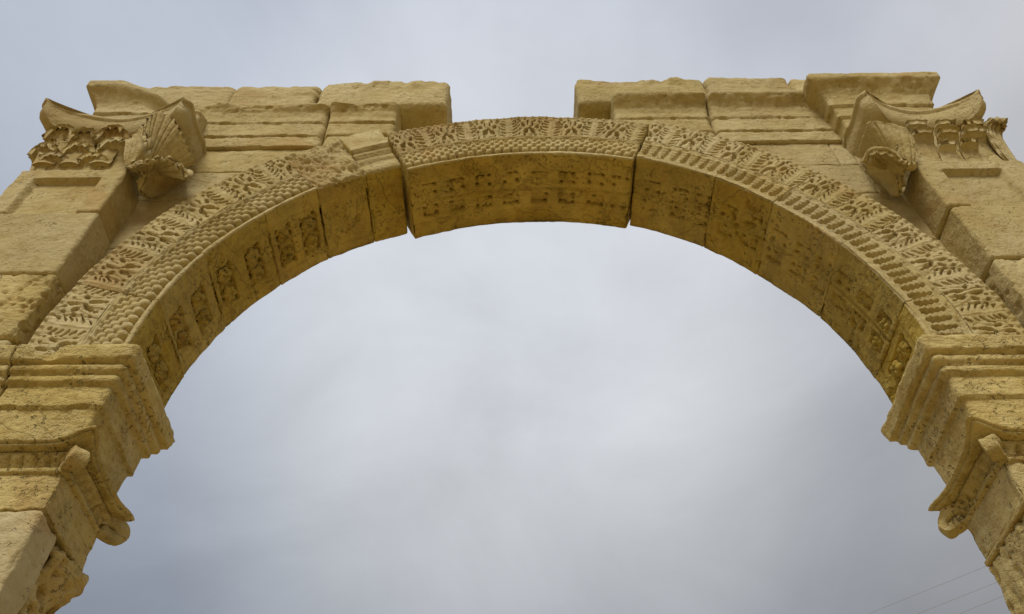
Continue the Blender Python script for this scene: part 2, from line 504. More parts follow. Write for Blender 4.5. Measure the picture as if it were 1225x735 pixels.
def voussoir(name, a0d, a1d, dr0=0., dr1=0., seed=0, style='carved', coffers=(), side='L', label=None, mat=None, erode=0., backnoise=.010, cof=None):
    a0, a1 = math.radians(a0d), math.radians(a1d)
    if a1 < a0: a0, a1 = a1, a0; dr0, dr1 = dr1, dr0
    dr = lambda q: dr0+(dr1-dr0)*q
    L = (a1-a0)*RI
    na = max(12, int(L/.0036))
    # section: closed loop in (r,y); front lies a little behind the relief bands
    sec = []
    ny = 104
    fr = .018 if style in ('carved',) else 0.0
    e = .006
    for t in np.linspace(0, 1, ny): sec.append((RI, e+(D-2*e)*t, 0))          # intrados
    sec += [(RI+e*.4, D-e*.3, 1)]
    for t in np.linspace(0.03, 1, 8): sec.append((RI+e+(RO-.012-RI)*t, D, 1))     # back
    for t in np.linspace(0, 1, 6)[1:]: sec.append((RO-.010, D+(fr-.028-D)*t if style == 'carved' else D+(-.02-D)*t, 2))
    if style == 'carved':
        for t in np.linspace(1, 0, 10)[1:]:
            sec.append((RI+.012+(RO-.010-RI-.012)*t, float(yfront(RI+(RO-RI)*t))+fr, 3))
        sec += [(RI+.012, -.001, 3), (RI+.004, .0, 3), (RI+.001, .002, 3)]
    elif style == 'flat':
        for t in np.linspace(1, 0, 46)[1:]:
            sec.append((RI+.004+(RO-.010-RI-.004)*t, float(yfront(RI+(RO-RI)*t)), 3))
    elif style == 'stepped':
        for (ra, ya) in ((1.468, -.034), (1.40, -.034), (1.345, -.034), (1.341, -.036), (1.339, -.020), (1.318, -.020), (1.312, -.020), (1.306, -.006),
                         (1.29, -.006), (1.272, -.006), (1.268, .0), (1.25, .0), (1.23, .0), (1.205, .0)):
            sec.append((ra, ya, 3))
    S = np.array([(a, b) for a, b, c in sec])
    ns = len(S)
    A = np.linspace(a0, a1, na)
    q0 = (A-a0)/(a1-a0)
    edge = np.minimum(A-a0, a1-A)*RI
    ins = .0025*(1-np.sqrt(np.clip(1-(1-np.clip(edge/.004, 0, 1))**2, 0, 1)))
    c = S.mean(0)
    rows = []
    for a, q, i in zip(A, q0, ins):
        p = S.copy()
        p = p + np.sign(c-p)*np.minimum(i, .5)*1.0
        r = p[:, 0]+dr(q)
        rows.append(np.column_stack([np.cos(a)*r, p[:, 1], np.sin(a)*r]))
    V = np.concatenate(rows)
    F = grid_faces(na, ns, True)[:, ::-1]
    cm = c.copy()
    c0 = np.array([[math.cos(a0)*(cm[0]+dr(0)), cm[1], math.sin(a0)*(cm[0]+dr(0))]])
    c1 = np.array([[math.cos(a1)*(cm[0]+dr(1)), cm[1], math.sin(a1)*(cm[0]+dr(1))]])
    V = np.concatenate([V, c0, c1])
    k = len(V); j = np.arange(ns); j2 = (j+1) % ns; last = (na-1)*ns
    F = np.concatenate([F, np.stack([np.full(ns, k-2), np.full(ns, k-2), j, j2], -1), np.stack([np.full(ns, k-1), np.full(ns, k-1), last+j2, last+j], -1)])
    N = vnormals(V, F)
    # --- soffit carving
    ang = np.degrees(np.arctan2(V[:, 2], V[:, 0])); ang = np.where(ang < -90, ang+360, ang)
    Y = V[:, 1]
    isin = np.zeros(len(V), bool); 
    tag = np.array([t for _, _, t in sec]); isin[:na*ns] = np.tile(tag, na) == 0
    d = np.zeros(len(V))
    if cof:
        if cof['kind'] == 'panel':
            # sunk strip with frames, two rosettes per panel
            d -= np.where(isin, .005*sstep(.070, .074, Y)*sstep(.292, .288, Y), 0)
            for cdeg, depth in cof['at']:
                u = np.abs(ang-cdeg+.25*fbm(V, 30, 2, seed+35))/1.85
                m = sstep(1.0, .88, u)*sstep(.100, .107, Y)*sstep(.266, .259, Y)
                d -= np.where(isin, depth*m*(.8+.5*fbm(V, 30, 3, seed+33)), 0)
                if depth > .010:
                    hr = random.Random(int(cdeg*10))
                    for hy in (.104, .140, .182, .225, .260):
                        for sgn in (-1, 1):
                            if hr.random() < .78:
                                q = np.hypot((ang-cdeg-sgn*1.35)/.42, (Y-hy-hr.uniform(-.006, .006))/.012)
                                d -= np.where(isin, .032*sstep(1.0, .5, q), 0)
        else:
            d -= np.where(isin, .006*sstep(.160, .166, Y)*sstep(.178, .172, Y)*(1+.5*fbm(V, 10, 2, seed)), 0)
            d -= np.where(isin, .004*sstep(.262, .266, Y), 0)
            for cdeg, depth in cof['at']:
                for yc, k in ((.113, .55), (.212, 1.0)) if side == 'K' else ((.125, .9), (.212, .8)):
                    u = np.abs(ang-cdeg)/1.75; v = np.abs(Y-yc)/.028
                    m = sstep(1.0, .82, u)*sstep(1.0, .78, v)
                    hole = fbm(V, 40, 2, seed+31)
                    hr = random.Random(int(cdeg*10+yc*1000))
                    for (ha, hy) in ((-1.25, -.019), (1.25, -.019), (-1.25, .019), (1.25, .019), (.2, -.02)):
                        if hr.random() < .55:
                            q = np.hypot((ang-cdeg-ha-hr.uniform(-.2, .2))/.42, (Y-yc-hy-hr.uniform(-.004, .004))/.0085)
                            d -= np.where(isin, (.016 if side == 'K' else .014)*sstep(1.0, .5, q), 0)
                    # sharp upper edge of the sunk square
                    ed = (.9 if side == 'K' else .8)*sstep(1.0, .7, u)*sstep(.0055, .002, np.abs(Y-yc-(.024 if yc > .16 else -.024)))*(hole > -.15)
                    d -= np.where(isin, .012*ed, 0)
                    d -= np.where(isin, m*depth*(1.0 if side == 'K' else .85)*(k*.8+1.1*np.clip(hole, -.3, 1)), 0)
    d += rough(V, N, amp=.0035, seed=seed, chip=.003, bed=.0012 if style != 'flat' else .0005)
    # worn edges and pits of the soffit
    pitm = sstep(.05, .45, fbm(V, 6, 2, seed+41))
    d -= np.where(isin, (.014 if side == 'R' else .008)*pitm*sstep(.10, .35, fbm(V*np.array([1, .7, 1]), 42, 3, seed+43)), 0)
    be = sstep(D-.05, D-.005, Y)
    d -= np.where(isin, 0, 0) - 0
    V = V + N*d[:, None]
    # ragged back arris: lift the soffit towards the back edge
    if side == 'K':
        V[:, 2] += np.where(isin, .024*sstep(D-.10, D-.02, Y)*np.exp(-((ang-87.5)/4.2)**4), 0)
    lift = be*np.where(isin, 1, 0)*backnoise*np.clip(.4+1.6*fbm(V, 8, 3, seed+51), 0, 2)
    rad = np.column_stack([V[:, 0], np.zeros(len(V)), V[:, 2]]); rad /= np.maximum(np.linalg.norm(rad, axis=1, keepdims=True), 1e-9)
    V = V + rad*lift[:, None]
    if style == 'flat':          # pecked restored face
        fm = (np.abs(N[:, 1]) > .5) & (N[:, 1] < 0)
        pk = .028*np.abs(fbm(V, 48, 3, seed+61))+.012*fbm(V, 16, 2, seed+63)
        V[:, 1] += np.where(fm, pk, 0)
    o = finish(name, V, F, mat or M_SOFFIT_SHADE, ARCH, label)
    if True:                             # dressed front face takes the limestone without the painted shade tone
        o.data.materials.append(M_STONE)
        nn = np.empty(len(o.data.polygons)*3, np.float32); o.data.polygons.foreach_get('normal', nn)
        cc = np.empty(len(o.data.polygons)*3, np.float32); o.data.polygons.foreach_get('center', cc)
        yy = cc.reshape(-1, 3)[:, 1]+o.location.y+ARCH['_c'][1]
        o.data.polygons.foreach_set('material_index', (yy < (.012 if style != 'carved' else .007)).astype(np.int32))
    if style == 'carved':
        carve(o, a0, a1, dr, seed, side, erode)
    return o

def carve(o, a0, a1, dr, seed, side, erode):
    L = (a1-a0)*1.33
    na = int(L/.0030)
    pitch = math.radians(8.3 if side == 'L' else 7.5)
    ph = {'L': math.radians(172.2), 'K': math.radians(88.5), 'R': math.radians(23.1)}[side]
    beadp = math.radians(1.78)
    def worn(P):
        return np.clip(erode*1.5*(fbm(P, 5, 3, seed+71)+.45), 0, 1)
    def leaf(A, T, R, P):
        t = np.clip((T-.02)/.86, 0, 1)
        s = (A-ph)/pitch
        s = s + .03*fbm(P, 6, 2, seed+5)
        h = leaf_height(s, t, P, side, seed)
        w = worn(P)
        h = h*(1-.75*w) - .006*w
        # outer rim with a row of small teeth
        rim = sstep(.90, .925, T)
        teeth = -.005+.005*np.clip(np.sin((A)*RO/.0155*math.pi)*1.4, -.6, 1)
        teeth = teeth*(1-.8*w)
        h = h*(1-rim) + rim*np.where(T > .985, -.004, teeth)
        lo = sstep(.03, .0, T)
        h = h*(1-lo)+lo*(-.001)
        h = h + .0025*fbm(P, 40, 3, seed+7) + .004*fbm(P, 11, 2, seed+8)
        dR = np.where(T > .90, sstep(.90, 1, T)*(.0035*fbm(P, 14, 3, seed+9)-.010*w), 0)
        return h, dR
    band('leaf_band', a0, a1, dr, 1.328, RO, leaf, o, M_STONE, na, 64, seed)
    def beads(A, T, R, P):
        # T: 0 at the arris .. 1 at the fillet below the leaves
        h = np.full(len(A), -.026)
        s = (A-ph)/beadp+.04*fbm(P, 16, 2, seed+13)
        w = worn(P)
        if side == 'R':                      # worn to curved ridges running across the band
            ss0 = s + .16*np.sin((T-.15)*2.6) + .05*fbm(P, 25, 2, seed+77)
            u = ss0-np.floor(ss0)-.5
            tq = np.clip((T-.17)/.62, 0, 1)
            half = .41*np.sqrt(np.clip(1-(1-np.clip(tq/.16, 0, 1))**2, 0, 1))*(1-.62*tq**1.3)
            scal = .055*np.abs(np.sin(tq*math.pi*4.5))*(1-tq*.5)
            half = half-scal*np.where(u > 0, 1, .5)
            cut = sstep(1.05, .55, np.abs(u+.05)/np.maximum(half, .02))*(T > .17)*(T < .79)
            h = .002+.003*np.sin(tq*math.pi*9)*(cut < .3)-.025*cut*(1-.5*tq)
        else:
            rows = ((.27, .125, 0.0, .43), (.43, .125, .5, .42), (.575, .110, 0.0, .40), (.70, .095, .5, .36), (.80, .075, 0.0, .31))
            for tc, tr, shf, sr in rows:
                sk = s+shf; u = (sk-np.floor(sk)-.5)/sr
                v = (T-tc)/tr                # -1 at the free, rounded end of the scale
                uu2 = np.clip(1-u**2, 0, 1)
                dome = np.sqrt(np.clip(uu2-np.minimum(v, 0)**2, 0, 1))*(1-.30*np.clip(v, 0, 1.2))*(v < 1.15)
                h = np.maximum(h, -.024+(.020+.008*tr/.125)*dome**.8)
        if side == 'K':                      # small arrow points between the scales
            zz = np.abs((s*1.0-np.floor(s*1.0)-.5))*2
            h = np.where(T > .5, np.maximum(h, .004-.016*np.abs(zz-(T-.45)*2.4)-.004), h)
        # plain worn margin by the arris
        h = np.where(T < .13, np.maximum(h, -.004-.004*sstep(.05, .13, T)), h)
        # fillet: little reel-and-bead above a plain roll
        f = sstep(.83, .85, T)
        ss = s/1.9; uu = ss-np.floor(ss)-.5
        reel = -.011+.014*np.sqrt(np.clip((1-(np.abs(uu)/.40)**6)-((T-.87)/.055)**2, 0, 1))
        reel = np.maximum(reel, -.011+.011*np.sqrt(np.clip(1-((np.abs(uu)-.455)/.035)**2-((T-.87)/.05)**2, 0, 1)))
        roll = -.010+.012*np.sqrt(np.clip(1-((T-.955)/.048)**2, 0, 1))
        h = h*(1-f)+f*np.maximum(reel, roll)
        h = h*(1-.65*w)-.004*w
        h = h + .002*fbm(P, 45, 3, seed+17) + .003*fbm(P, 11, 2, seed+8)
        return h, np.where(T < .04, .004*fbm(P, 20, 3, seed+19)-.0, 0)
    band('bead_band', a0, a1, dr, RI+.003, 1.3285, beads, o, M_STONE, na, 56, seed)

# ---- soffit rosettes: one worn set of petals, several variants, shared meshes
def rosette_mesh(k):
    rng = random.Random(100+k)
    nr, nt = 9, 30
    V = []; 
    petals = 5 if k % 2 else 6
    for i in range(nr):
        q = i/(nr-1)
        for j in range(nt):
            th = 2*math.pi*j/nt
            lob = abs(math.cos(petals*th/2+k))
            rad = .030*q*(.80+.26*lob)*(1+.10*rng.uniform(-1, 1)*(q > .5))
            hh = .018*math.sqrt(max(0, 1-q**2.2)) * (.70+.45*lob*min(1, q*2.2)) 
            if q < .28: hh = .018-.006*abs(q-.14)/.14
            hh += rng.uniform(-.003, .003)
            V.append((rad*math.cos(th), rad*math.sin(th), hh-.003))
    F = grid_faces(nr, nt, True)
    me = mesh_from('rosette', np.array(V), F, M_SOFFIT_SHADE)
    return me
ROS = [rosette_mesh(k) for k in range(5)]
from mathutils import Matrix, Vector
def add_rosettes(o, at, dr, rng, depth_in=.0095):
    c = np.array(o['_c'])
    for deg, keep in at:
        for yc in (.142, .222):
            if rng.random() > keep: continue
            a = math.radians(deg)
            r = RI+depth_in+dr
            p = np.array([math.cos(a)*r, yc, math.sin(a)*r+ZC])
            inw = Vector((-math.cos(a), 0, -math.sin(a))); yax = Vector((0, 1, 0)); xax = yax.cross(inw)
            m = Matrix((xax, yax, inw)).transposed().to_4x4()
            ob = bpy.data.objects.new('rosette', ROS[rng.randrange(5)])
            COL.objects.link(ob); ob.parent = o
            sc = rng.uniform(.92, 1.12)
            ob.matrix_local = Matrix.Translation(Vector(p-c)) @ m @ Matrix.Rotation(rng.uniform(0, 6.28), 4, 'Z') @ Matrix.Diagonal((sc*.96, sc*1.04, .95, 1))

RNG = random.Random(7)
Lc = [174.8, 169.2, 163.2, 157.4, 151.5, 146.3, 140.2, 134.4]
def cofset(lo, hi, src, depth=.015): return {'kind': 'panel', 'at': [(c, depth) for c in src if lo < c < hi]}
specL = [(182.8, 168.7, 11, 1.0), (168.7, 156.1, 12, 1.0), (156.1, 142.0, 13, 1.0), (142.0, 130.8, 14, 1.0)]
Lc = [175.3, 171.3+.0, 165.6, 159.4, 153.0, 146.2, 138.9, 133.8]
Lc = [179.4, 173.4, 165.9, 159.9, 152.9, 146.2, 139.0, 133.6]
for lo_hi in specL:
    hi, lo, sd, keep = lo_hi
    cs = [c for c in Lc if lo < c < hi]
    drs = {11: (-.004, .0), 12: (.0, .005), 13: (.006, .008), 14: (.008, .014)}[sd]
    o = voussoir('voussoir', hi, lo, drs[0], drs[1], sd, 'carved', side='L', cof={'kind': 'panel', 'at': [(c, .013) for c in cs]},
                 erode=.25 if sd != 14 else .35)
    add_rosettes(o, [(c, 1.0) for c in cs], sum(drs)/2, RNG)
o = voussoir('voussoir', 130.8, 120.9, .014, .007, 15, 'flat', side='L', cof={'kind': 'panel', 'at': [(127.6, .007), (123.2, .004)]},
             label='restored voussoir with a rough pecked face and no carving')
o = voussoir('voussoir', 120.9, 113.95, .006, .003, 16, 'stepped', side='L',
             label='plain restored voussoir with two stepped fillets beside the keystone gap', backnoise=.004)
o = voussoir('keystone', 113.25, 68.35, -.050, .010, 17, 'carved', side='K', erode=.18, backnoise=.022,
             cof={'kind': 'rows', 'at': [(109.3, .008), (103.5, .010), (97.8, .012), (92.2, .011), (86.4, .013), (80.9, .014), (75.1, .010), (70.4, .006)]},
             label='long single keystone block, set low on its left end, with two rows of worn coffers')
Rspec = [(67.95, 52.4, 21, .036, .030), (52.4, 40.2, 22, .028, .010), (40.2, 25.0, 23, .009, .004), (25.0, 8.7, 24, .003, -.005), (8.7, -2.8, 25, -.005, -.008)]
Rc = [(64.2, .009, 0), (58.8, .012, 0), (54.2, .011, 0.), (48.6, .010, 0), (43.2, .010, 0), (37.4, .010, 0), (32.0, .010, 0), (27.2, .010, 0), (22.0, .012, .3), (16.6, .013, .5), (11.2, .015, 1), (5.2, .013, 1), (-.6, .013, 1)]
for (hi, lo, sd, da, db) in Rspec:
    cs = [c for c in Rc if lo < c[0] < hi]
    o = voussoir('voussoir', hi, lo, da, db, sd, 'carved', side='R', cof={'kind': 'panel' if sd == 25 else 'rows', 'at': [(c[0], c[1]) for c in cs]},
                 erode={21: .75, 22: .40, 23: .30, 24: .25, 25: .25}[sd])
    add_rosettes(o, [(c[0], c[2]) for c in cs], (da+db)/2, RNG)

# ------------------------------------------------------------------ spandrels (wall behind the archivolt)
YS = .065
RK = dict(amp=.004, chip=.012, bed=.0012)
for (x0, x1, z0, z1, sd) in ((-1.56, -1.305, -.06, .30, 31), (-1.56, -1.285, .30, .62, 32), (-1.56, -1.16, .62, .951, 33), (-1.56, -.90, .951, 1.168, 34),
                             (-1.56, -.60, 1.168, 1.362, 35)):
    block('spandrel_block', x0, x1, YS, .33, z0, z1+.001, M_STONE, ARCH, r=.008, seed=sd, rk=RK)
for (x0, x1, z0, z1, sd) in ((1.305, 1.56, -.06, .32, 36), (1.285, 1.56, .32, .63, 37), (1.16, 1.56, .63, .955, 38), (.90, 1.405, .955, 1.178, 39), (1.404, 1.56, .955, 1.37, 43),
                             (.58, 1.33, 1.178, 1.37, 40), (1.329, 1.405, 1.178, 1.37, 44)):
    block('spandrel_block', x0, x1, YS, .33, z0, z1+.001, M_STONE, ARCH, r=.008, seed=sd, rk=RK)

# ------------------------------------------------------------------ attic: moulded architrave course and rough course above
def arch_profile(z0):
    return [(z0, -.02), (z0+.0005, .0), (z0+.076, .004), (z0+.078, -.001), (z0+.082, .010), (z0+.180, .016), (z0+.182, .011), (z0+.187, .022),
            (z0+.225, .024), (z0+.262, .034), (z0+.285, .052), (z0+.300, .070), (z0+.312, .080), (z0+.330, .083), (z0+.345, .078), (z0+.35, .05)]
def broken_top(zcut, amp, seed, xcut=None):
    """wear the upper lip back to a sloping break"""
    def f(V, N):
        d = np.clip(V[:, 2]-zcut+amp*fbm(V, 6, 3, seed), 0, None)
        V = V.copy(); m = V[:, 1] < .2
        V[:, 1] += np.where(m, d*.85, 0)
        V[:, 2] -= np.where(m, d*.25, 0)
        return V
    return f
YA = .050
RA = dict(amp=.004, chip=.016, bed=.002)
moulded('architrave_block', -1.56, -.868, YA, .33, arch_profile(1.362), 'F', M_STONE, ARCH, r=.03, seed=51, rk=RA, hook=broken_top(1.640, .03, 51))
moulded('architrave_block', -.862, -.556, YA, .33, arch_profile(1.362), 'F', M_STONE, ARCH, r=.018, seed=52, rk=RA, hook=broken_top(1.655, .03, 52))
moulded('architrave_block', .425, .852, YA, .33, arch_profile(1.370), 'F', M_STONE, ARCH, r=.020, seed=53, rk=RA)
moulded('architrave_block', .858, 1.56, YA, .33, arch_profile(1.370), 'F', M_STONE, ARCH, r=.020, seed=54, rk=RA)
# entablature breaking forward over each pilaster
def ress_profile(z0):
    return [(z0, -.02), (z0+.0005, .0), (z0+.075, .003), (z0+.078, .015), (z0+.155, .019), (z0+.158, .030), (z0+.20, .032), (z0+.235, .040), (z0+.265, .058),
            (z0+.290, .085), (z0+.305, .094), (z0+.345, .096), (z0+.352, .088), (z0+.354, .06)]
moulded('cornice_block', 1.388, 1.79, -.018, .33, ress_profile(1.352), 'FLR', M_STONE, ARCH, r=.008, seed=55, fine='FL', rk=RA,
        label='deep moulded cornice block projecting above the right capital')
def break_left(V, N):
    V = V.copy(); x = V[:, 0]
    cut = sstep(-1.77, -1.46, x+.04*fbm(V, 8, 2, 3))
    top = np.clip(V[:, 2]-1.53+.05*fbm(V, 5, 3, 8), 0, None)
    m = V[:, 1] < .25
    V[:, 1] += np.where(m, cut*top*1.05, 0)
    V[:, 2] -= np.where(m, cut*top*.22, 0)
    return V
moulded('cornice_block', -1.842, -1.40, -.015, .33, ress_profile(1.352), 'FL', M_STONE, ARCH, r=.012, seed=56, fine='FR', rk=RA, hook=break_left,
        label='cornice fragment above the left capital, its lip surviving only at the outer end')
# upper course
YU = .034
RU = dict(amp=.009, chip=.03, bed=.004)
def wavy(V, N):
    V = V.copy(); t = sstep(1.86, 2.02, V[:, 2])
    V[:, 1] += t*.03*np.clip(.5+fbm(V, 4, 3, 4), 0, 2)
    return V
block('attic_block', -1.86, -1.372, YU+.006, .33, 1.715, 2.005, M_STONE, ARCH, r=.026, seed=61, rk=RU, hook=wavy)
block('attic_block', -1.378, -.965, YU+.002, .33, 1.715, 2.02, M_STONE, ARCH, r=.030, seed=62, rk=RU, hook=wavy)
def carved_top(xa, xb, sd):
    def f(V, N):
        V = wavy(V, N)
        m = sstep(1.90, 1.95, V[:, 2])*sstep(xa, xa+.05, V[:, 0])*sstep(xb, xb-.05, V[:, 0])*sstep(-.2, -.7, N[:, 1])
        V[:, 1] -= m*.020*fbm(V*np.array([1, 1, .6]), 20, 3, sd)
        return V
    return f
block('attic_block', -.957, -.338, YU, .33, 1.72, 2.025, M_STONE, ARCH, r=.026, seed=63, rk=dict(amp=.007, chip=.02, bed=.003), hook=carved_top(-.85, -.42, 1), fine='FR',
      label='attic block overhanging the gap above the keystone on the left')
block('attic_block', .275, .905, YU, .33, 1.735, 2.025, M_STONE, ARCH, r=.024, seed=64, rk=dict(amp=.005, chip=.02, bed=.002), hook=carved_top(.42, .82, 2), fine='FL',
      label='attic block with a worn carved rim overhanging the gap on the right')
block('attic_block', .908, 1.318, YU+.002, .33, 1.735, 2.025, M_STONE, ARCH, r=.026, seed=65, rk=RU)
block('attic_block', 1.322, 1.86, YU+.004, .33, 1.735, 2.01, M_STONE, ARCH, r=.026, seed=66, rk=RU)

# ------------------------------------------------------------------ pilasters
YP = -.075
def panel_hook(xa, xb, zb, zt):
    def f(V, N):
        V = V.copy()
        m = sstep(xa-.004, xa+.012, V[:, 0])*sstep(xb+.004, xb-.012, V[:, 0])*sstep(zb-.002, zb+.008, V[:, 2])*sstep(zt+.004, zt-.004, V[:, 2])
        V[:, 1] += np.where(V[:, 1] < YP+.02, .026*m, 0)
        return V
    return f
RP = dict(amp=.003, chip=.012)
def pil(s, specs):
    for (z0, z1, dx, dy, hk, rk, sd, mat, lab) in specs:
        xa, xb = (-1.91, -1.5+dx) if s < 0 else (1.5+dx, 1.91)
        block('pilaster_block', xa, xb, YP+dy, .30, z0, z1, mat, ARCH, r=.010, res=.0045, seed=sd, rk=rk, hook=hk, fine='FR' if s < 0 else 'FL', label=lab)
pil(-1, [(.649, .953, -.004, 0, panel_hook(-1.835, -1.583, .60, .885), RP, 71, M_STONE, 'pilaster block with a sunken rectangular panel under the left capital'),
         (.289, .648, .000, .002, None, RP, 72, M_STONE, None),
         (-.020, .288, .004, .004, None, dict(amp=.005, chip=.02, pit=.012), 73, M_WEATH, 'pilaster block with a deeply pitted face'),
         (-.46, -.021, .000, .012, None, RP, 74, M_STONE, None), (-1.2, -.461, .0, .012, None, RP, 75, M_STONE, None)])
pil(1, [(.632, .953, -.008, 0, panel_hook(1.575, 1.80, .60, .885), RP, 81, M_STONE, 'pilaster block with a sunken rectangular panel under the right capital'),
        (.322, .631, .000, .002, None, RP, 82, M_STONE, None),
        (-.02, .321, .002, .003, None, dict(amp=.005, chip=.02, pit=.008), 83, M_STONE, None),
        (-1.2, -.021, .004, .01, None, RP, 84, M_STONE, None)])

# ------------------------------------------------------------------ capitals
def abacus(parent, cx, hw, seed, inner):
    """slab with concave sides and pointed horns; plan symmetrical about cx"""
    yh, yb = -.178, .30
    def outline(k):          # k = outward offset
        pts = []
        n = 26
        xl, xr = cx-hw-k, cx+hw+k
        # front from left horn to right horn, concave
        for t in np.linspace(0, 1, n+1): pts.append((xl+.035+(xr-xl-.07)*t, yh-k+.085*math.sin(math.pi*t)**.75))
        pts += [(xr-.012, yh-k+.022)]
        for t in np.linspace(0, 1, 11): pts.append((xr-.006-.008*math.sin(math.pi*min(1, t*1.4))+.01*t, yh-k+.036+(.07-yh)*t))
        pts += [(xr, .18), (xr, yb), (xl, yb), (xl, .18)]
        for t in np.linspace(1, 0, 11): pts.append((xl+.006+.008*math.sin(math.pi*min(1, t*1.4))-.01*t, yh-k+.036+(.07-yh)*t))
        pts += [(xl+.012, yh-k+.022)]
        return np.array(pts)
    prof = [(1.226, -.062), (1.228, -.052), (1.234, -.038), (1.246, -.024), (1.262, -.013), (1.280, -.008), (1.300, -.006), (1.318, -.005), (1.329, -.004), (1.332, .003), (1.346, .004), (1.350, .001)]
    rows = [np.column_stack([outline(k), np.full(len(outline(k)), z)]) for z, k in prof]
    n = len(rows[0])
    def caps(row): mid = row.mean(0); return [mid+(row-mid)*s for s in (.9, .75, .5, .25)]
    allr = caps(rows[0])[::-1]+rows+caps(rows[-1])
    V = np.concatenate(allr+[[allr[0].mean(0)], [allr[-1].mean(0)]]); F = grid_faces(len(allr), n, True)
    j = np.arange(n); j2 = (j+1) % n; b = len(V)-2; last = (len(allr)-1)*n
    F = np.concatenate([F, np.stack([np.full(n, b), np.full(n, b), j2, j], -1), np.stack([np.full(n, b+1), np.full(n, b+1), last+j, last+j2], -1)])
    N = vnormals(V, F)
    # the horns rise a little, the middle sags
    V[:, 2] += .02*np.clip((np.abs(V[:, 0]-cx)/hw)**3, 0, 1)*(V[:, 1] < .05)
    V = V+N*rough(V, N, .004, seed, .012)[:, None]
    return finish('abacus', V, F, M_STONE, parent)

def leaf(parent, base, out, height, width, reach, curl, lobes, seed, groove=.006, serr=.16, thick=.014, name='acanthus_leaf', label=None, flat=False):
    """acanthus leaf: rises from base along z, leans out along `out`, tip rolls over"""
    nu, nv = 41, 34
    out = np.array([out[0], out[1], 0.]); out /= np.linalg.norm(out)
    side = np.array([-out[1], out[0], 0.])
    u = np.linspace(-1, 1, nu); v = np.linspace(0, 1, nv)
    UU, VV = np.meshgrid(u, v, indexing='ij')
    # centre line in (outward, up)
    s = v
    o = np.where(s < .62, reach*.28*(s/.62)**2, 0); h = np.where(s < .62, height*(s/.62)*.86, 0)
    k = s >= .62; th = (s-.62)/.38*curl
    rr = height*.14+reach*.0
    o = np.where(k, reach*.28+ (reach*.72)*(np.sin(np.minimum(th, 3)*.5)**1.0), o)
    h = np.where(k, height*.86+rr*np.sin(th), h)
    w = width*.5*(np.where(flat, 1.0, .70+.40*np.sin(np.pi*np.minimum(v*1.05, 1)**.8)))
    w = w*np.sqrt(np.clip(1-(np.clip(v-.80, 0, 1)/.20)**2*(.45 if flat else .92), 0, 1))
    serrv = 1-serr*(np.abs((v*lobes) % 1.0-.5)*2)**1.5
    W = w*serrv
    O = o[None, :]+0*UU; Hh = h[None, :]+0*UU
    cup = .10*width*(UU**2)                      # edges bend back or forward
    O2 = O - cup*(1-VV*.4) 
    # vein grooves fanning from the base
    fan = np.cos(UU*lobes*np.pi*1.15*(1.0))
    rel = groove*fan*np.clip(1.2-np.abs(UU)*.5, 0, 1)*sstep(.05, .3, VV)
    mid = groove*1.2*np.exp(-(UU/.10)**2)
    O2 = O2+rel+mid
    Pt = np.array(base)[None, None, :] + out*O2[..., None] + side*(UU*W[None, :])[..., None]
    Pt[..., 2] += Hh
    front = Pt.reshape(-1, 3)
    F1 = grid_faces(nu, nv)
    N = vnormals(front, F1)
    if (N @ out).mean() < 0: F1 = F1[:, ::-1]; N = -N
    back = front-N*thick
    F2 = F1[:, ::-1]+len(front)
    idx = np.arange(nu*nv).reshape(nu, nv)
    loop = np.concatenate([idx[:-1, 0], idx[-1, :-1], idx[:0:-1, -1], idx[0, :0:-1]])
    l2 = np.roll(loop, -1)
    Fs = np.stack([loop, l2, l2+len(front), loop+len(front)], -1)
    V = np.concatenate([front, back]); F = np.concatenate([F1, F2, Fs])
    N2 = vnormals(V, F)
    V = V+N2*(.004*fbm(V, 28, 3, seed)+.0015*fbm(V, 90, 2, seed+2))[:, None]
    return finish(name, V, F, M_STONE, parent, label)

def shell(parent, base, out, height, width, reach, seed, lobes=4.0, thick=.022):
    """short acanthus leaf: fans out upwards, its scalloped lip rolls forward"""
    nu, nv = 49, 30
    out = np.array([out[0], out[1], 0.]); out /= np.linalg.norm(out); side = np.array([-out[1], out[0], 0.])
    UU, VV = np.meshgrid(np.linspace(-1, 1, nu), np.linspace(0, 1, nv), indexing='ij')
    sc = np.abs(np.cos(UU*lobes*math.pi*.5+.4*(seed % 3)))**.6
    tooth = np.abs(((UU+1)*.5*lobes+.13*(seed % 5)) % 1.0-.5)*2
    arch = 1-.15*UU**2-.11*(1-tooth)*sstep(.55, 1, VV)-.10*sstep(.5, 1, np.abs(UU))*sstep(.5, 1, VV)
    o = reach*.62*(.12*VV+.98*VV**3.0); h = height*(VV-.20*VV**7)*arch
    wid = width*.5*(.80+.30*VV**.8)*(1+.06*(sc-.5)*VV)
    O2 = o*(1-.22*UU**2)-.10*width*UU**2 + .004*(sc-.6)*sstep(.15, .5, VV)*(1-.5*VV)
    P = np.array(base)+out*O2[..., None]+side*(UU*wid)[..., None]; P[..., 2] += h
    fr = P.reshape(-1, 3); F1 = grid_faces(nu, nv); N = vnormals(fr, F1)
    if (N @ out).mean() < 0: F1 = F1[:, ::-1]; N = -N
    bk = fr-N*thick
    idx = np.arange(nu*nv).reshape(nu, nv)
    loop = np.concatenate([idx[:-1, 0], idx[-1, :-1], idx[:0:-1, -1], idx[0, :0:-1]]); l2 = np.roll(loop, -1)
    V = np.concatenate([fr, bk]); F = np.concatenate([F1, F1[:, ::-1]+len(fr), np.stack([loop, l2, l2+len(fr), loop+len(fr)], -1)])
    V = V+vnormals(V, F)*(.006*fbm(V, 20, 3, seed)+.0015*fbm(V, 70, 2, seed+2))[:, None]
    return finish('acanthus_leaf', V, F, M_STONE, parent)

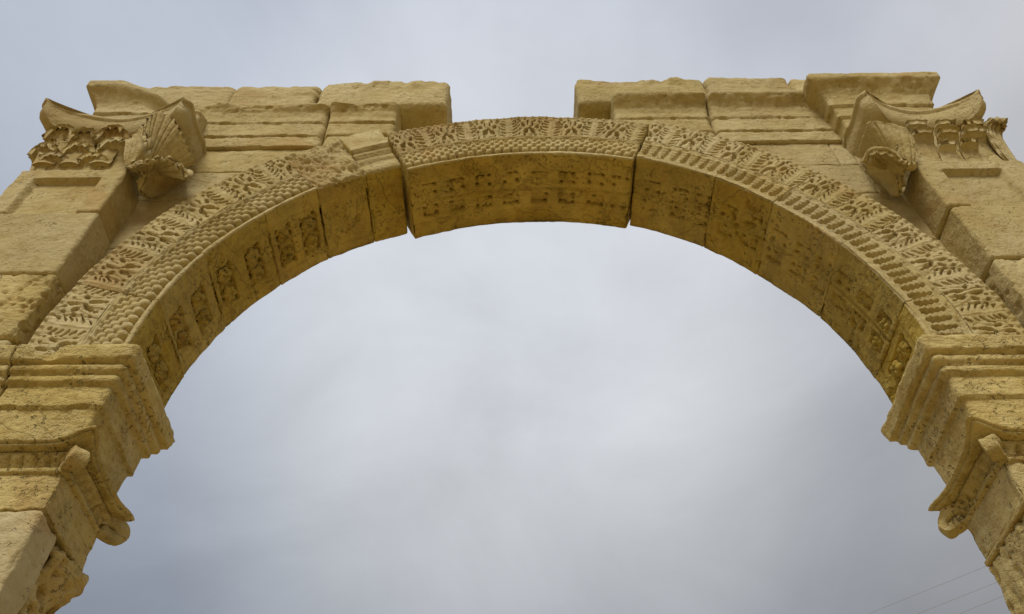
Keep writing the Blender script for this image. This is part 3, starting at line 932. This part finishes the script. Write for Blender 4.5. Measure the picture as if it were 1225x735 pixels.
def bell(s, seed):
    x0, x1 = (-1.905, -1.505) if s < 0 else (1.505, 1.905)
    prof = [(.954, -.03), (.956, -.022), (.97, -.015), (1.05, -.016), (1.15, -.014), (1.21, -.010), (1.25, -.006), (1.26, -.006)]
    return moulded('capital', x0, x1, YP+.0, .30, prof, 'FLR', M_STONE, ARCH, r=.04, seed=seed, rk=dict(amp=.005, chip=.01), fine='FLR',
                   label='weathered leafy capital at the top of the left pilaster' if s < 0 else 'partly recarved leafy capital at the top of the right pilaster')

capL = bell(-1, 91)
abacus(capL, -1.672, .315, 92, 1)
for (x, z, h, w, rc, sd) in ((-1.815, .955, .085, .085, .055, 2), (-1.665, .955, .080, .085, .05, 3), (-1.735, .955, .165, .10, .065, 4),
                          (-1.592, .955, .185, .125, .085, 5), (-1.87, .96, .22, .08, .05, 9), (-1.745, .96, .29, .07, .045, 10), (-1.80, .96, .255, .105, .06, 6), (-1.69, .96, .275, .085, .05, 7), (-1.60, .96, .270, .09, .055, 8)):
    shell(capL, (x, YP+.012+(.012 if h > .2 else 0), z), (0, -1), h, w, rc, 100+sd)
for (x, h, w, rc, sd) in ((-1.845, .305, .105, .05, 11), (-1.745, .275, .095, .045, 12), (-1.63, .285, .10, .06, 13)):
    shell(capL, (x, YP-.012, .99), (0, -1), h-.035, w, rc, 140+sd)
shell(capL, (-1.872, YP+.012, .955), (-.25, -1), .170, .095, .06, 121)
shell(capL, (-1.895, YP+.05, .955), (-1, -.35), .15, .12, .028, 120)
shell(capL, (-1.885, YP+.03, .96), (-.7, -1), .265, .09, .05, 118)
shell(capL, (-1.900, .06, .955), (-1, -.05), .19, .14, .03, 119)

def resample(pts, n):
    p = np.array(pts, float); t = np.concatenate([[0], np.cumsum(np.linalg.norm(np.diff(p, axis=0), axis=1))]); t /= t[-1]
    # Catmull-Rom through the points
    q = np.linspace(0, 1, n); out = np.zeros((n, 3))
    pe = np.vstack([2*p[0]-p[1], p, 2*p[-1]-p[-2]])
    for i, u in enumerate(q):
        k = min(max(np.searchsorted(t, u, side='right')-1, 0), len(p)-2)
        f = (u-t[k])/max(t[k+1]-t[k], 1e-9); p0, p1, p2, p3 = pe[k:k+4]
        out[i] = .5*((2*p1)+(-p0+p2)*f+(2*p0-5*p1+4*p2-p3)*f*f+(-p0+3*p1-3*p2+p3)*f**3)
    return out
def patch(parent, base, edge, bulge, veins, seed, toward, vein=.006, serr=.0, thick=.022, nu=150, nv=50, fan=1.0):
    """curled leaf spread between its attached line and its free edge"""
    B = resample(base, nu); E = resample(edge, nu)
    v = np.linspace(0, 1, nv)[None, :, None]
    P = B[:, None]*(1-v)+E[:, None]*v
    F1 = grid_faces(nu, nv)
    N = vnormals(P.reshape(-1, 3), F1)
    to = np.array(toward, float)
    if (N @ to).mean() < 0: F1 = F1[:, ::-1]; N = -N
    N = N.reshape(nu, nv, 3)
    U = np.linspace(0, 1, nu)[:, None]; W = np.linspace(0, 1, nv)[None, :]
    vv = np.abs(np.sin(np.pi*veins*(U**fan)+.8*W*W))
    amp = np.clip(.75+.9*fbm(P.reshape(-1, 3), 9, 2, seed+5).reshape(nu, nv), .15, 1.4)
    g = bulge*np.sin(np.pi*W**.8) + vein*amp*(2*np.clip(vv*1.6, 0, 1)-1.2)*sstep(.04, .30, W)
    P = P+N*g[..., None]
    if serr: P = P+(E-B)[:, None]*(serr*np.cos(2*np.pi*veins*U)*W**3)[..., None]
    fr = P.reshape(-1, 3); n2 = vnormals(fr, F1); bk = fr-n2*thick
    idx = np.arange(nu*nv).reshape(nu, nv)
    loop = np.concatenate([idx[:-1, 0], idx[-1, :-1], idx[:0:-1, -1], idx[0, :0:-1]]); l2 = np.roll(loop, -1)
    V = np.concatenate([fr, bk]); F = np.concatenate([F1, F1[:, ::-1]+len(fr), np.stack([loop, l2, l2+len(fr), loop+len(fr)], -1)])
    V = V+vnormals(V, F)*(.004*fbm(V, 22, 3, seed)+.0015*fbm(V, 80, 2, seed+1))[:, None]
    finish('acanthus_leaf', V, F, M_STONE, parent)
LB = [(-1.511, -.085, .947), (-1.491, -.085, .927), (-1.476, -.085, .92), (-1.472, -.08, .923), (-1.47, -.07, .934), (-1.484, -.04, .988), (-1.504, 0, 1.06)]
LE = [(-1.548, -.12, 1.097), (-1.498, -.15, 1.129), (-1.457, -.175, 1.225), (-1.409, -.15, 1.231), (-1.368, -.11, 1.185), (-1.354, -.03, 1.181), (-1.35, .045, 1.199)]
LC = [(-1.472, -.09, .911), (-1.399, -.135, .892), (-1.339, -.155, .886), (-1.3, -.145, .891), (-1.274, -.125, .87), (-1.253, -.09, .851)]
LD = [(-1.474, -.078, .882), (-1.441, -.05, .844), (-1.435, 0, .885), (-1.416, .02, .956), (-1.389, .03, 1.017), (-1.358, .04, 1.067)]
patch(capL, LB, LE, .014, 15, 122, (.5, -1, -.6), serr=.022, vein=.0042)
LD2 = [(a-.01, b+.045, c+.05) for a, b, c in LD]
patch(capL, LD2, LC, -.030, 6, 123, (.5, -.6, -1), vein=.003, serr=.05, thick=.012)
patch(capL, LB, LC, .012, 8, 124, (.3, -1, .6), vein=.005, thick=.012)

capR = bell(1, 93)
abacus(capR, 1.658, .268, 94, -1)
for (x, h, w, rc, sd) in ((1.655, .075, .07, .045, 1), (1.745, .085, .07, .05, 2)):
    leaf(capR, (x, YP+.01, .958), (0, -1), h, w, rc, 2.0, 2, 130+sd, groove=.001, serr=.04, flat=True, thick=.02)
for (x, h, w, rc, sd) in ((1.595, .165, .085, .055, 3), (1.695, .165, .085, .055, 4), (1.80, .165, .10, .06, 5)):
    leaf(capR, (x, YP+.014, .958), (0, -1), h, w, rc, 2.0, 2, 140+sd, groove=.001, serr=.05, flat=True, thick=.022)
for (x, h, w, rc, sd) in ((1.60, .235, .09, .06, 6), (1.72, .235, .09, .06, 7), (1.83, .235, .09, .06, 8)):
    leaf(capR, (x, YP+.018, .965), (0, -1), h, w, rc, 1.8, 2, 150+sd, groove=.001, serr=.05, flat=True, thick=.022)
leaf(capR, (1.905, YP+.02, .96), (.8, -1), .25, .12, .07, 2.2, 5, 161, serr=.2)
RB = [(1.474, -.085, .899), (1.463, -.085, .887), (1.451, -.085, .881), (1.451, -.07, .901), (1.465, -.04, .955), (1.475, 0, 1.02)]
RE = [(1.522, -.12, 1.047), (1.483, -.15, 1.087), (1.363, -.165, 1.11), (1.362, -.1, 1.133), (1.377, -.02, 1.173), (1.396, .04, 1.213)]
RC = [(1.451, -.09, .884), (1.382, -.14, .858), (1.342, -.16, .873), (1.293, -.15, .893), (1.287, -.11, .89)]
RD = [(1.432, -.05, .836), (1.408, 0, .836), (1.418, .03, .949), (1.403, .04, 1.039), (1.399, .05, 1.104)]
patch(capR, RB, RE, .008, 9, 162, (-.5, -1, -.6), vein=.004)
RD2 = [(a+.01, b+.03, c+.035) for a, b, c in RD]
patch(capR, RD2, RC, -.014, 3, 163, (-.5, -.6, -1), vein=.001, thick=.014)
patch(capR, RB, RC, .004, 7, 164, (-.3, -1, .6), vein=.004, thick=.014)

# ------------------------------------------------------------------ imposts and piers
IMP = [(-.418, -.02), (-.4175, .006), (-.360, .010), (-.300, .015), (-.270, .019), (-.265, .020), (-.262, .029), (-.190, .031), (-.188, .034), (-.184, .043), (-.178, .0465), (-.166, .047), (-.158, .043),
       (-.155, .049), (-.150, .0575), (-.140, .060), (-.130, .058), (-.124, .052), (-.121, .064), (-.118, .072), (-.075, .078), (-.066, .077), (-.060, .070), (-.050, .03), (-.045, .0)]
RI_ = dict(amp=.004, chip=.012, bed=.001)
YB = .252
XJL, XJR = -1.188, 1.184
def notch(xa, xb, sd):
    """lip of the impost broken away between xa and xb"""
    def f(V, N):
        V = V.copy()
        m = sstep(xa, xa+.03, V[:, 0])*sstep(xb, xb-.05, V[:, 0])*sstep(-.125, -.10, V[:, 2]+.02*fbm(V, 10, 2, sd))*(V[:, 1] < .03)
        V[:, 1] += m*.022; V[:, 2] -= m*.012
        return V
    return f
moulded('impost_block', -1.455, XJL, 0, YB, IMP, 'FRB', M_WEATH, ARCH, r=.010, res=.006, seed=201, fine='FRB', rk=RI_, hook=notch(-1.43, -1.31, 5),
        label='moulded impost block carrying the left springing, its lip chipped')
moulded('impost_block', -1.56, -1.458, 0, YB, IMP, 'F', M_WEATH, ARCH, r=.006, res=.006, seed=202, fine='FR', rk=RI_)
moulded('impost_block', XJR, 1.41, 0, YB, IMP, 'FLB', M_WEATH, ARCH, r=.010, res=.006, seed=203, fine='FLB', rk=RI_,
        label='moulded impost block carrying the right springing')
moulded('impost_block', 1.412, 1.56, 0, YB, IMP, 'F', M_WEATH, ARCH, r=.006, res=.006, seed=204, fine='FL', rk=RI_)

CAP = [(-.486, -.004), (-.484, .012), (-.479, .022), (-.469, .023), (-.464, .014), (-.461, .010), (-.452, .013), (-.440, .022), (-.428, .034), (-.424, .030), (-.420, .0)]
SLAB = [(-.424, .020), (-.4225, .050), (-.419, .057), (-.4165, .055), (-.415, .062), (-.408, .066), (-.405, .062), (-.403, .03)]
def pier(s):
    xj = XJL if s < 0 else XJR
    R = 'R' if s < 0 else 'L'
    xo = -1.56 if s < 0 else 1.56
    xa, xb = min(xj, xo), max(xj, xo)
    sd = 210 if s < 0 else 230
    rk = dict(amp=.007, chip=.015, pit=.004, pitf=45)
    # small capital: fillet and ornamented bell, thin slab with lifted horns, scrolls under the horns
    def eggs(V, N):
        m = sstep(-.463, -.457, V[:, 2])*sstep(-.428, -.436, V[:, 2])
        along = np.where(np.abs(N[:, 1]) > .6, V[:, 0], V[:, 1])
        o = np.abs(np.sin(along*math.pi/.034))**.7
        return V+N*(m*(.011*o-.004+.004*fbm(V, 40, 2, 8)))[:, None]
    def horns(V, N):
        V = V.copy()
        for yc, sy, up in ((0.0, -1, .034), (YBC, 1, .012)):
            dx = np.abs(V[:, 0]-(xj-s*.055)); dy = np.abs(V[:, 1]-(yc+sy*.05))
            w = np.exp(-(dx/.045)**2)*np.exp(-(dy/.05)**2)
            V[:, 2] += up*w; V[:, 0] += -s*.008*w; V[:, 1] += sy*.010*w
        return V
    YBC = YB-.039
    c = moulded('pier_capital', xa, xb, .003, YBC+.03, CAP, 'FB'+R, M_WEATH, ARCH, r=.006, res=.0045, seed=sd+1, fine='FB'+R, rk=dict(amp=.003, chip=.008), hook=eggs,
                label='small worn pier capital with corner scrolls, ' + ('left' if s < 0 else 'right') + ' side of the opening')
    moulded('abacus', xa, xb, .003, YBC+.012, SLAB, 'FB'+R, M_WEATH, c, r=.004, res=.005, seed=sd+6, fine='FB'+R, rk=dict(amp=.003, chip=.006), hook=horns)
    # scrolls
    for yc0, sy in ((.003, -1), (YBC+.03, 1)):
        ax = np.array([-s*1.0, sy*1.0, 0])/math.sqrt(2); tn = np.array([-ax[1], ax[0], 0]); upv = np.array([0, 0, 1.])
        org = np.array([xj, yc0, 0.])
        path = resample([(-.02, 0, -.434), (.026, 0, -.426), (.054, 0, -.432), (.067, 0, -.448), (.060, 0, -.466), (.038, 0, -.468), (.012, 0, -.458)], 44)
        nt, nw = 44, 24; P = []
        for i in range(nt):
            d0 = path[min(i+1, nt-1)]-path[max(i-1, 0)]; d0 /= np.linalg.norm(d0)
            nrm = np.array([d0[2], 0, -d0[0]])
            q = i/(nt-1); hw = .023*(1-.20*q); ht = .0165*(1-.10*q)
            for j in range(nw):
                th = 2*math.pi*j/nw
                cw = math.copysign(abs(math.cos(th))**.45, math.cos(th)); ch = math.copysign(abs(math.sin(th))**.45, math.sin(th))
                rel = path[i]+nrm*ht*ch*(1+.18*math.cos(th*3))
                P.append(org+ax*rel[0]+upv*rel[2]+tn*hw*cw)
        P += [org+ax*path[0][0]+upv*path[0][2], org+ax*path[-1][0]+upv*path[-1][2]]
        VV = np.array(P); FF = grid_faces(nt, nw, True)
        jj = np.arange(nw); j2 = (jj+1) % nw; k = nt*nw
        FF = np.concatenate([FF, np.stack([np.full(nw, k), np.full(nw, k), j2, jj], -1), np.stack([np.full(nw, k+1), np.full(nw, k+1), k-nw+jj, k-nw+j2], -1)])
        VV = VV+vnormals(VV, FF)*(.012*fbm(VV, 17, 2, sd)+.004*fbm(VV, 50, 2, sd))[:, None]
        finish('scroll', VV, FF, M_WEATH, c)
    block('pier_block', xa-(0 if s < 0 else .014), xb+(.014 if s < 0 else 0), -.012, YB, -.592, -.478, M_WEATH, ARCH, r=.004, res=.006, seed=sd+2, fine='F'+R, rk=dict(amp=.006, chip=.02, pit=.004, pitf=45))
    return xa, xb, R, sd

xa, xb, R, sd = pier(-1)
# lower left: pale dressed front slab and a broken rough core behind it
block('pier_block', -1.60, XJL+.016, -.024, .088, -1.30, -.600, M_PALE, ARCH, r=.008, res=.006, seed=251, rk=dict(amp=.005, chip=.02, bed=.0, pit=.004, pitf=50),
      label='pale dressed pier block, split by a crack from the stone above')
def core(V, N):
    V = V.copy()
    V = V+N*(.030*fbm(V, 11, 4, 77)+.020*fbm(V, 30, 3, 78)-.030*sstep(.34, .16, cell(V, 15, 79)))[:, None]
    b = np.exp(-(((V[:, 2]+.59)/.05)**2+((V[:, 1]-.25)/.07)**2))
    V[:, 0] += .03*b
    return V
block('pier_block', -1.60, XJL+.010, .098, YB+.004, -1.30, -.605, M_WEATH, ARCH, r=.02, res=.006, seed=252, fine='FRB', rk=dict(amp=.006, chip=.02, pit=.016, pitf=26), hook=core,
      label='rough broken pier stone full of pits, inner left jamb')
xa, xb, R, sd = pier(1)
block('pier_block', XJR-.016, 1.60, -.012, YB+.004, -1.30, -.604, M_WEATH, ARCH, r=.008, res=.006, seed=253, fine='FLB', rk=dict(amp=.009, chip=.02, pit=.010, pitf=30),
      label='pitted lower pier block under the projecting edge, inner right jamb')
block('pier_edge', XJR-.018, 1.60, -.020, YB+.002, -.606, -.590, M_WEATH, ARCH, r=.004, res=.006, seed=254, fine='FL', rk=dict(amp=.002, chip=.004),
      label='thin projecting stone edge at the joint of the right jamb')
# piers and pilasters continue to the ground
for s in (-1, 1):
    for k, (z0, z1) in enumerate(((-1.85, -1.30), (-2.4, -1.85), (-2.95, -2.4), (-3.42, -2.95))):
        xa, xb = (-1.60, XJL) if s < 0 else (XJR, 1.60)
        block('pier_block', xa, xb, 0, YB, z0, z1+.001, M_WEATH, ARCH, r=.01, res=.03, seed=300+k, rk=dict(amp=.006, chip=.02))
        xa, xb = (-1.91, -1.5) if s < 0 else (1.5, 1.91)
    for k, (z0, z1) in enumerate(((-1.75, -1.2), (-2.3, -1.75), (-2.85, -2.3), (-3.42, -2.85))):
        block('pilaster_block', xa, xb, YP+.012, .30, z0, z1+.001, M_STONE, ARCH, r=.01, res=.03, seed=320+k, rk=dict(amp=.006, chip=.02))

# ------------------------------------------------------------------ ground
def ground():
    n = 60
    t = np.linspace(-1, 1, n); g = np.sign(t)*np.abs(t)**3*1500
    X, Y = np.meshgrid(g, g, indexing='ij')
    d = np.hypot(X, Y)
    Z = .6*sstep(20, 90, d)*fbm(np.column_stack([X.ravel(), Y.ravel(), 0*X.ravel()]), .02, 3, 5).reshape(X.shape)
    V = np.column_stack([X.ravel(), Y.ravel(), Z.ravel()-.002])
    me = mesh_from('ground', V, grid_faces(n, n)[:, ::-1], M_GROUND)
    nn = bpy.data.objects.new('ground', me); COL.objects.link(nn)
    nn['kind'] = 'structure'; nn['label'] = 'pale stony ground around the foot of the arch'
ground()

# ------------------------------------------------------------------ overhead cables
def cable(a, b, label):
    a = np.array(a, float); b = np.array(b, float)
    n = 60; k = 8; V = []
    L = np.linalg.norm(b-a)
    d = (b-a)/L; sd = np.cross(d, [0, 0, 1]); sd /= np.linalg.norm(sd); up = np.cross(sd, d)
    for i in range(n):
        t = i/(n-1); p = a+(b-a)*t - np.array([0, 0, 1.0])*(.10*4*t*(1-t))
        for j in range(k):
            th = 2*math.pi*j/k; V.append(p+(sd*math.cos(th)+up*math.sin(th))*.0032)
    V = np.array(V); c = V.mean(0)
    me = mesh_from('overhead_cable', V-c, grid_faces(n, k, True), M_CABLE)
    o = bpy.data.objects.new('overhead_cable', me); COL.objects.link(o); o.location = c
    o['label'] = label; o['category'] = 'cable'; o['group'] = 'overhead cables beyond the arch'
CABLES = [((-43.0, 55.45, 9.42), (46.3, -24.25, 9.42), 'uppermost of three thin overhead cables running low across the sky by the right pier'),
          ((-37.9, 51.4, 8.97), (43.4, -22.7, 8.97), 'middle of three thin overhead cables running low across the sky by the right pier'),
          ((-36.2, 52.2, 8.52), (42.4, -24.7, 8.52), 'lowest of three thin overhead cables running low across the sky by the right pier')]
for a, b, lab in CABLES: cable(a, b, lab)

for ob in scene.objects:
    if '_c' in ob: del ob['_c']
